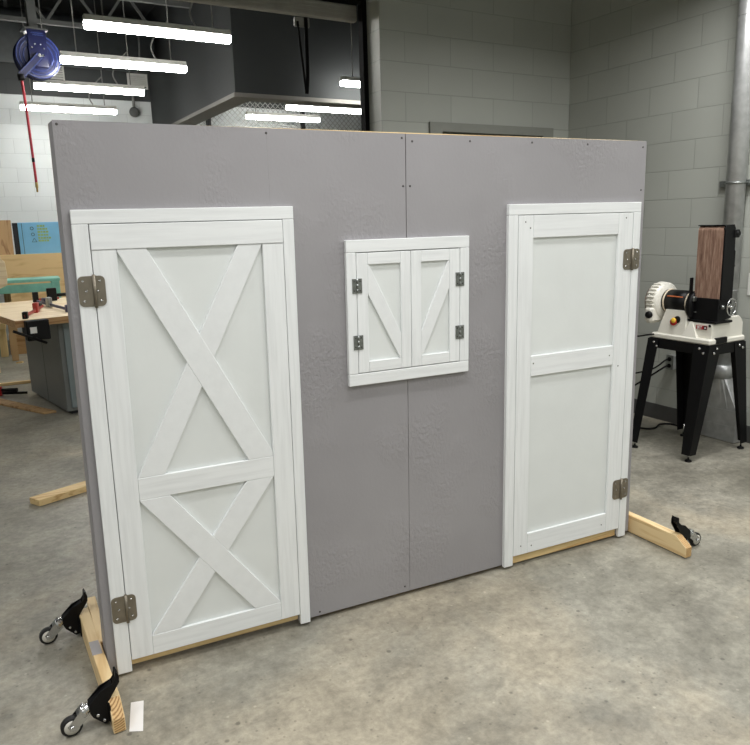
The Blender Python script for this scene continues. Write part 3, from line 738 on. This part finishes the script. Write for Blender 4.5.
MB().box(.055, .165, -.006, .03, .006, Z(.793), .001).build('base_slot', M['black_plastic'], sd)
mx, mz = .10, Z(.995)
MB().lathe([(.02, .20), (.078, .20), (.078, .40), (.02, .40)], (mx, 0, mz), (0, 1, 0), 40).build('motor', M['black_steel'], sd)
MB().lathe([(.02, .205), (.0815, .205), (.083, .21), (.0815, .215), (.02, .215)], (mx, 0, mz), (0, 1, 0), 40).build('motor_ring', M['ivory'], sd)
MB().lathe([(.02, .378), (.0815, .378), (.083, .383), (.0815, .388), (.02, .388)], (mx, 0, mz), (0, 1, 0), 40).build('motor_ring', M['ivory'], sd)
# orange maker's strip on the motor, following the curve
s = MB()
for k in range(2):
    a0 = math.radians(151-k*7); a1 = math.radians(146-k*7)
    if k == 0:
        q = lambda a, r, y: (mx+math.cos(a)*r, y, mz+math.sin(a)*r)
        s.hexa([q(a0, .0775, .24), q(a1, .0775, .24), q(a1, .0775, .36), q(a0, .0775, .36)], [q(a0, .0795, .24), q(a1, .0795, .24), q(a1, .0795, .36), q(a0, .0795, .36)])
s.build('motor_strip', M['orange'], sd)
MB().lathe([(.03, .165), (.095, .165), (.098, .172), (.098, .19), (.094, .199), (.03, .199)], (mx, 0, mz-.012), (0, 1, 0), 40).build('drive_housing', M['black_steel'], sd)
MB().lathe([(.012, 0), (.014, .004), (.014, .02), (.008, .026)], (mx-.04, .165, mz-.05), (0, -1, 0), 14).build('adjuster', M['zinc'], sd)
MB().box(mx-.075, mx-.04, .15, .165, mz+.02, mz+.05, .003).build('adjuster_block', M['zinc'], sd)
# disc guard at the far end
MB().lathe([(.05, .40), (.112, .405), (.128, .425), (.131, .47), (.125, .487), (.05, .49)], (mx, 0, mz-.005), (0, 1, 0), 48).box(mx-.145, mx-.02, .415, .485, mz-.145, mz-.03, .02).build('disc_guard', M['cast_white'], sd)
MB().lathe([(.01, .49), (.116, .49), (.116, .50), (.01, .50)], (mx, 0, mz-.005), (0, 1, 0), 40).build('sanding_disc', M['belt'], sd)
r_ = MB()
for k in range(7):
    a = math.radians(118+k*11.5)
    c0 = Vector((mx+math.cos(a)*.132, .42, mz-.005+math.sin(a)*.132)); 
    r_.bar(c0, c0+Vector((0, .055, 0)), .006, .012, (math.cos(a), 0, math.sin(a)), .001)
r_.build('guard_rib', M['cast_white'], sd)
MB().lathe([(.008, 0), (.022, .006), (.025, .015), (.022, .03), (.01, .034)], (mx-.135, .43, mz-.085), (-1, 0, 0), 20).build('guard_knob', M['black_plastic'], sd)
# power switch on the sloping front of the pedestal
MB().lathe([(.024, 0), (.026, .004), (.024, .010), (.006, .012)], (.018, .285, Z(.872)), (-1, 0, .15), 20).build('switch_paddle', M['red'], sd)
MB().lathe([(.015, 0), (.018, .006), (.015, .014), (.004, .016)], (.010, .278, Z(.882)), (-1, 0, .15), 18).build('switch_button', M['yellow'], sd)
MB().lathe([(.023, 0), (.023, .006), (.018, .008)], (.022, .262, Z(.888)), (-1, 0, .15), 20).build('switch_socket', M['black_plastic'], sd)
# badge
MB().box(.0262, .0298, .045, .125, Z(.842), Z(.868), .001).build('badge', M['red_label'], sd)
MB().box(.0255, .0262, .0455, .069, Z(.843), Z(.867)).build('badge_field', M['black_paint'], sd)
MB().lathe([(.006, 0), (.006, .0008)], (.0255, .057, Z(.855)), (-1, 0, 0), 6).build('badge_emblem', M['white_ink'], sd)
MB().lathe([(.009, 0), (.009, .002)], (.0298, .028, Z(.870)), (-1, 0, 0), 16).build('dust_hole', M['black_plastic'], sd)
def text_mesh(name, body, size, mat, parent, loc, rot, ext=.0004):
    cu = bpy.data.curves.new(name, 'FONT'); cu.body = body; cu.size = size; cu.extrude = ext; cu.align_x = 'CENTER'; cu.align_y = 'CENTER'; cu.offset = .0006
    tmp = bpy.data.objects.new('t', cu); COL.objects.link(tmp)
    dg = bpy.context.evaluated_depsgraph_get(); me = bpy.data.meshes.new_from_object(tmp.evaluated_get(dg))
    bpy.data.objects.remove(tmp); bpy.data.curves.remove(cu)
    me.materials.clear(); me.materials.append(mat)
    o = bpy.data.objects.new(name, me); COL.objects.link(o); o.parent = parent; o.location = loc; o.rotation_euler = rot
    return o
text_mesh('badge_lettering', 'JET', .026, M['white_ink'], sd, (.0256, .097, Z(.855)), (PI/2, 0, -PI/2))
# belt head
def arc(cx, cz, r, a0, a1, n=7):
    return [(cx+r*math.cos(math.radians(a0+(a1-a0)*k/(n-1))), cz+r*math.sin(math.radians(a0+(a1-a0)*k/(n-1)))) for k in range(n)]
bz0, bz1 = Z(1.04), Z(1.488)
loop = [(.055, bz0)]+[(.055, bz1-.03)]+arc(.085, bz1-.03, .03, 180, 90)+arc(.12, bz1-.03, .03, 90, 0)+[(.15, bz0)]
MB().xz(loop, -.002, .172, 0).build('sanding_belt', M['belt'], sd)
MB().xz([(.061, bz0-.01), (.061, bz1-.03)]+arc(.088, bz1-.028, .034, 170, 85)+[(.145, bz1+.006), (.160, bz1-.02), (.163, bz0+.3), (.172, bz0+.29), (.172, bz0+.0), (.172, bz0-.01)], -.014, -.0025, .002).build('belt_guard', M['black_steel'], sd)
MB().xz([(.075, bz0-.01), (.075, bz1-.04), (.10, bz1-.01), (.145, bz1-.01), (.165, bz1-.06), (.165, bz0-.01)], .1725, .181, .002).build('belt_guard', M['black_steel'], sd)
MB().box(.056, .115, -.012, .178, bz1-.002, bz1+.005, .002).build('top_cover', M['black_steel'], sd)
MB().cyl((.17, .06, bz1-.05), (.17, -.03, bz1-.05), .016, n=16).box(.145, .19, -.022, -.004, bz1-.075, bz1-.025, .004).build('tension_knob', M['black_plastic'], sd)
MB().lathe([(.008, 0), (.008, .018)], (.166, .0, bz0+.20), (1, 0, 0), 10).build('lock_lever', M['black_plastic'], sd)
MB().hexa([(.045, -.01, Z(.888)), (.185, -.01, Z(.914)), (.185, .19, Z(.914)), (.045, .19, Z(.888))], [(.05, -.01, bz0-.001), (.175, -.01, bz0-.001), (.175, .18, bz0-.001), (.05, .18, bz0-.001)], .004).box(.03, .195, -.012, .195, Z(.884), Z(.899), .003).build('belt_cradle', M['black_steel'], sd)
MB().box(.022, .053, .182, .19, bz0-.02, bz0+.125, .002).build('back_stop', M['black_steel'], sd)
wc = Vector((.118, -.05, Z(.99)))
h = MB().ring(wc, (.12, -1, 0), .052, .0045, 36, 8)
dd = Vector((.12, -1, 0)).normalized(); e1 = Vector((1, .12, 0)).normalized(); e2 = Vector((0, 0, 1))
for a in (20, 140, 260):
    h.bar(wc, wc+(e1*math.cos(math.radians(a))+e2*math.sin(math.radians(a)))*.047, .007, .005, dd)
h.cyl(wc+dd*.008, wc-dd*.045, .009, n=14).build('handwheel', M['chrome'], sd)
MB().lathe([(.006, 0), (.012, .004), (.012, .02), (.004, .026)], (.075, -.01, Z(.99)), (-.3, -1, 0), 14).build('tracking_knob', M['zinc'], sd)
MB().tube(smooth_path([(-.002, .42, Z(.775)), (-.03, .45, Z(.77)), (-.06, .50, Z(.757)), (-.075, .53, Z(.755))]), .006).build('cord_stub', M['black_plastic'], sd)

# wall outlet, cords and plate
def onwall(t, z, off=0):
    return room(-off, -t, z)
ot = thing('wall_outlet', 'metal duplex outlet box low on the right wall, plugs in it', 'outlet', onwall(1.155, .475), RA)
MB().box(-.05, 0, -.03, .03, -.053, .053, .004).build('box', M['galv'], ot)
MB().box(-.054, -.0502, -.032, .032, -.055, .055, .001).build('cover_plate', M['zinc'], ot)
for z in (.025, -.025):
    MB().lathe([(.016, 0), (.016, .003)], (-.0543, 0, z), (-1, 0, 0), 18).build('socket', M['black_plastic'], ot)
pl = thing('wall_switch', 'small white plate on the right wall beside the pipe, at frame edge', 'switch', onwall(1.74, 1.09), RA)
MB().box(-.008, 0, -.045, .045, -.075, .075, .003).build('plate', M['white_plate'], pl)
MB().box(-.014, -.0082, -.012, .012, -.02, .025, .002).build('toggle', M['black_plastic'], pl)
def cord(name, pts, label, r=.006):
    o = MB().tube(smooth_path(pts, 8), r).build(name, M['black_plastic']); return tag(o, label, 'cord')
P1 = onwall(1.146, .495, .06); P2 = onwall(1.146, .445, .06)
def plug(p):
    return p+EX*-.03
cord('power_cord', [P1, plug(P1), P1+Vector((-.20, -.02, -.05)), P1+Vector((-.42, .10, -.09)), P1+Vector((-.70, .32, -.10)), P1+Vector((-.95, .55, -.13)), P1+Vector((-1.05, .70, -.3)), P1+Vector((-1.05, .80, -.489))], 'upper black cord from the outlet, running left behind the stand leg')
cord('power_cord', [P2, plug(P2), P2+Vector((-.16, .03, -.07)), P2+Vector((-.30, .14, -.19)), P2+Vector((-.42, .30, -.32)), (3.66, 1.66, .03), (3.60, 1.60, .009), (3.68, 1.45, .009), (3.843, 1.32, .009), (3.895, 1.262, .009), (3.955, 1.25, .009), (4.06, 1.30, .009), (4.13, 1.27, .009), (4.14, 1.2, .009)], 'lower black cord from the outlet, drooping and lying along the floor', .007)

# dust collection pipe and floor boot
dp = thing('dust_pipe', 'tall galvanised dust pipe on the right wall ending in a floor boot', 'pipe', onwall(1.600, 0), RA)
pr = .06
MB().cyl((-.075, 0, .50), (-.075, 0, ZC-.002), pr, n=32).build('pipe', M['galv'], dp)
for z in (1.05, 1.42, 2.78):
    MB().ring((-.075, 0, z), (0, 0, 1), pr, .0035, 32, 8).build('pipe_seam', M['galv'], dp)
MB().lathe([(pr+.006, .44), (pr+.006, .535)], (-.075, 0, 0), (0, 0, 1), 32).build('collar', M['galv'], dp)
fn = MB(); n = 24; sq = []
for k in range(n):
    a = 2*PI*k/n+PI/4; c, s_ = math.cos(a), math.sin(a); mxx = max(abs(c), abs(s_)); sq.append((c/mxx, s_/mxx, c, s_))
fn.hexa([(-.068+q[0]*.052, .0+q[1]*.16, .225) for q in sq], [(-.075+q[2]*pr, q[3]*pr, .455) for q in sq])
fn.build('transition', M['galv'], dp)
MB().hexa([(-.115, -.155, .003), (-.016, -.155, .003), (-.016, .165, .003), (-.115, .165, .003)], [(-.122, -.165, .23), (-.012, -.165, .23), (-.012, .17, .23), (-.122, .17, .23)], .004).build('boot', M['galv'], dp)
MB().box(-.127, -.122, -.165, .17, .215, .231).box(-.122, -.013, -.171, -.165, .215, .231).box(-.1205, -.116, -.155, .16, .11, .118).build('boot_seam', M['galv'], dp)
MB().box(-.035, 0, -.15, .15, 1.735, 1.775, .003).ring((-.075, 0, 1.755), (0, 0, 1), pr+.004, .006, 32, 8).build('bracket', M['zinc'], dp)

# ------------------------------------------------------------------ the shop beyond, left
plk = MB().hexa([(-.269, 1.990, .002), (-.219, 1.907, .002), (.95, 2.42, .002), (.91, 2.505, .002)], [(-.269, 1.990, .04), (-.219, 1.907, .04), (.95, 2.42, .04), (.91, 2.505, .04)], .002).build('lumber_stick', M['pine_x'])
tag(plk, 'pale pine stick lying on the floor behind the playhouse wall', 'lumber')

wbn = thing('workbench', 'wooden topped workbench on a grey steel cabinet at left', 'workbench', (-.267, 3.847, 0), math.radians(14))
MB().box(0, 1.7, 0, 1.75, .822, .88, .003).build('bench_top', M['ply_pale'], wbn)
MB().box(-.001, 1.701, -.0012, 0, .8235, .8785).box(-.0012, -.0001, 0, 1.75, .8235, .8785).build('top_edge', M['ply_edge'], wbn)
cab = MB().box(.36, 1.5, .17, 1.31, .03, .821, .004).build('cabinet', M['grey_cab'], wbn)
MB().box(.40, 1.46, .20, 1.28, .0, .03).build('plinth', M['black_paint'], wbn)
dc = MB().box(.40, .93, .155, .1695, .06, .80, .003).build('cabinet_door', M['grey_cab2'], wbn)
MB().box(.88, .90, .135, .155, .38, .52, .003).build('door_handle', M['black_plastic'], dc)
MB().box(.955, 1.47, .155, .1695, .06, .80, .003).build('cabinet_door', M['grey_cab2'], wbn)
MB().box(.3585, .36, .72, .728, .04, .81).build('side_seam', M['base_rubber'], cab)
v = MB().box(.06, .235, -.075, -.0015, .715, .876, .006).box(.08, .21, .04, .16, .735, .8215, .004).build('bench_vise', M['black_plastic'], wbn)
MB().box(.085, .135, -.0768, -.0752, .775, .825).build('vise_label', M['white_plate'], v)
MB().cyl((-.05, -.13, .815), (.20, -.06, .685), .011, n=12).cyl((.10, -.10, .742), (.10, -.03, .742), .014, n=12).build('vise_handle', M['black_plastic'], v)

def bar_clamp(name, p0, p1, z, mat, label, jawh=.06, jw=.03):
    p0 = Vector((p0[0], p0[1], 0)); p1 = Vector((p1[0], p1[1], 0)); L = (p1-p0).length
    t = thing(name, label, 'clamp', (p0.x, p0.y, z), math.atan2((p1-p0).y, (p1-p0).x), 'bar clamps in the shop')
    MB().box(0, L, -.006, .006, .012, .036, .001).build('bar', mat[0], t)
    MB().box(0, .05, -.02, .02, .0, .0115+jawh, .004).build('fixed_jaw', mat[1], t)
    MB().box(L*.55, L*.55+.09, -.02, .02, .0, .04+jawh, .005).build('sliding_jaw', mat[2], t)
    MB().cyl((L*.55+.09, 0, .055), (L*.55+.24, 0, .03+.025), .016, .02, n=14).build('handle', mat[1], t)
    return t
TB = .8805
bar_clamp('bar_clamp', (-.195, 3.93), (-.045, 4.72), TB, (M['clamp_red'], M['black_plastic'], M['clamp_red']), 'red bar clamp with black jaws on the pale workbench top', .045)
bar_clamp('bar_clamp', (.15, 4.22), (-.085, 5.25), TB, (M['clamp_blue'], M['clamp_blue'], M['zinc']), 'navy blue bar clamp on the workbench, nearest the playhouse wall', .05)
bar_clamp('bar_clamp', (-.12, 5.42), (.12, 5.48), TB, (M['clamp_red'], M['black_plastic'], M['black_plastic']), 'small black and red clamp at the back of the workbench top', .09)

# teal painted frame
tt = thing('teal_table', 'worn teal painted wooden table frame behind the workbench', 'table', (-.70, 7.0, 0), 0)
MB().box(0, .90, -.02, .45, .985, 1.02, .003).build('table_top', M['teal'], tt)
MB().box(.11, .81, .0, .022, .865, .965, .003).build('rail', M['teal'], tt)
for (x, y) in ((.80, -.012), (.02, -.012), (.80, .36), (.02, .36)):
    MB().box(x, x+.09, y, y+.07, 0, .9845, .003).build('leg', M['teal'], tt)
MB().box(.26, .335, .37, .39, .0, .93, .002).build('back_board', M['brown'], tt)
# plywood fronted crate cabinet, blue box and board on it
pc = thing('plywood_cabinet', 'large plywood fronted cabinet by the far wall below the blue box', 'cabinet', (-.45, 8.2, 0), 0)
MB().box(0, 1.5, 0, .02, .42, 1.285, .002).build('front_board', M['ply'], pc)
MB().box(0, .02, .0205, .75, 0, 1.262).box(1.48, 1.5, .0205, .75, 0, 1.262).box(.02, 1.48, .0205, .75, 1.24, 1.262).box(.02, 1.48, .0205, .75, .40, .42).box(0.02, .09, .0205, .09, 0, .40).build('carcass', M['brown'], pc)
bb = thing('blue_box', 'light blue box with small outline shapes and yellow green marks', 'box', (-.20, 8.4, 1.2635), 0)
MB().box(0, .62, 0, .30, 0, .435, .003).build('body', M['sky_blue'], bb)
MB().box(-.065, -.001, .004, .30, 0, .432, .002).build('black_side', M['black_paint'], bb)
MB().box(.045, .052, -.0015, -.0001, .01, .425).build('front_seam', M['darkline'], bb)
ic = MB().ring((.17, -.002, .355), (0, 1, 0), .019, .004, 24, 6).ring((.175, -.002, .275), (0, 1, 0), .019, .004, 24, 6)
tri = [(.155, .175), (.215, .175), (.185, .225)]
for k in range(3):
    a, b_ = tri[k], tri[(k+1) % 3]; ic.bar((a[0], -.002, a[1]), (b_[0], -.002, b_[1]), .006, .006, (0, 1, 0))
ic.build('outline_shapes', M['darkline'], bb)
g = MB()
for z, n_ in ((.385, 3), (.345, 4), (.305, 4), (.265, 4), (.225, 5), (.19, 4)):
    x = .235
    for k in range(n_):
        w_ = .022+.012*((k*7+int(z*1000)) % 3)/2; g.box(x, x+w_, -.002, -.0001, z-.013, z+.013); x += w_+.006
g.build('painted_lettering', M['ygreen'], bb)
o = MB().hexa([(-.62, 8.36, 1.2625), (-.285, 8.36, 1.2625), (-.285, 8.41, 1.2625), (-.62, 8.41, 1.2625)], [(-.62, 8.44, 1.735), (-.275, 8.44, 1.735), (-.275, 8.49, 1.735), (-.62, 8.49, 1.735)], .003).build('brown_board', M['brown'])
tag(o, 'brown wooden board standing left of the blue box', 'board')
# leaning tan board with a leg, cut by the left frame edge
o = MB().xz([(-.95, 0), (-.55, 0), (-.55, .90), (-.44, .955), (-.365, .99), (-.352, 1.10), (-.36, 1.25), (-.41, 1.30), (-.95, 1.32)], 6.6, 6.62, .003).build('plywood_cutout', M['ply_pale'])
tag(o, 'pale plywood cutout with a curved edge, at the left frame edge', 'board')
# low wooden bench far left
lb_ = thing('low_bench', 'low wooden bench at far left before the plywood cabinet', 'bench', (-1.3, 7.72, 0), 0)
MB().box(0, .82, 0, .30, .36, .445, .004).build('bench_seat', M['ply'], lb_)
MB().box(.06, .76, .02, .05, .285, .345, .003).build('apron', M['pine_x'], lb_)
for (x, y) in ((.725, .05), (.06, .05), (.725, .20), (.06, .20)):
    MB().box(x, x+.085, y, y+.06, 0, .3595, .003).build('leg', M['pine_z'], lb_)
for i, (x, y, z, lb) in enumerate(((-.455, 7.98, .0, 'rough wood block on the floor beside the low bench'),)):
    o = MB().box(-.465, -.255, 7.9, 8.1, 0, .26, .003).build('wood_block', M['ply_edge']); tag(o, lb, 'wood block')
# things on the floor by the cabinet
bar_clamp('bar_clamp', (-.95, 5.50), (-.275, 5.18), .0, (M['black_steel'], M['black_plastic'], M['red']), 'black and red bar clamp lying on the floor left of the cabinet', .05)
o = MB().hexa([(-.85, 5.42, .001), (-.15, 4.245, .001), (-.045, 4.255, .001), (-.75, 5.50, .001)], [(-.85, 5.42, .02), (-.15, 4.245, .02), (-.045, 4.255, .02), (-.75, 5.50, .02)], .002).build('floor_board', M['brown'])
tag(o, 'flat wooden board on the floor running up to the grey cabinet', 'lumber')
o = MB().box(-1.1, -.235, 5.78, 5.82, .001, .03, .002).build('wood_strip', M['pine_x']); tag(o, 'thin wood strip on the floor behind the red clamp', 'lumber')
o = MB().hexa([(-.40, 7.16, .001), (-.33, 7.15, .001), (-.31, 7.2, .001), (-.38, 7.22, .001)], [(-.39, 7.165, .018), (-.335, 7.16, .025), (-.32, 7.19, .02), (-.375, 7.21, .012)]).build('wood_offcut', M['pine_x']); tag(o, 'small pale wood offcut alone on the far floor', 'offcut')

# ------------------------------------------------------------------ light
def lamp(X, Y, power):
    li = bpy.data.lights.new('strip_or_fill_lamp', 'AREA'); li.shape = 'RECTANGLE'; li.size = 1.22; li.size_y = .12; li.energy = power; li.color = (1, .99, .972); li.spread = 2.92
    o = bpy.data.objects.new('strip_or_fill_lamp', li); COL.objects.link(o); o.location = room(X, Y, 3.17); o.rotation_euler = (0, 0, RA)
PW = 15.6
for Y_ in (-2.9, -4.2, -5.5):
    for X_ in (-6.2, -3.35, -.95):
        lamp(X_, Y_, PW)
# lamps of the shop beyond that stay hidden by the wall above the opening or lie out of view to the left
for X_, Y_ in ((-6.45, 1.4), (-6.45, 2.8), (-6.45, 4.2)):
    lamp(X_, Y_, PW*.35)
lamp(-.95, -2.1, PW*1.5)  # fill lamp added to brighten the right wall, not one of the rows
lamp(-6.3, -1.5, PW*.7)  # another added fill, lifts the floor left of the playhouse wall
w = bpy.data.worlds.new('room_world'); S.world = w; w.use_nodes = True
w.node_tree.nodes['Background'].inputs[0].default_value = (.5, .52, .55, 1); w.node_tree.nodes['Background'].inputs[1].default_value = .05

# ------------------------------------------------------------------ camera
cam = bpy.data.cameras.new('camera'); co = bpy.data.objects.new('camera', cam); COL.objects.link(co)
cam.sensor_fit = 'HORIZONTAL'; cam.sensor_width = 36; cam.lens = 36*711.907/750; cam.clip_start = .05
yaw, pitch, roll = (0.442990, 0.207283, -0.028414)
cy, sy = math.cos(yaw), math.sin(yaw)
fw = Vector((sy*math.cos(pitch), cy*math.cos(pitch), -math.sin(pitch))); rt = Vector((cy, -sy, 0)); up = rt.cross(fw)
r2 = rt*math.cos(roll)+up*math.sin(roll); u2 = up*math.cos(roll)-rt*math.sin(roll)
co.matrix_world = Matrix(((r2.x, u2.x, -fw.x, -0.11003), (r2.y, u2.y, -fw.y, -2.46929), (r2.z, u2.z, -fw.z, 1.56471), (0, 0, 0, 1)))
S.camera = co
vs = S.view_settings
S.display_settings.display_device = 'sRGB'
vs.view_transform = 'Standard'; vs.look = 'None'; vs.exposure = .55; vs.gamma = 1; vs.use_curve_mapping = False
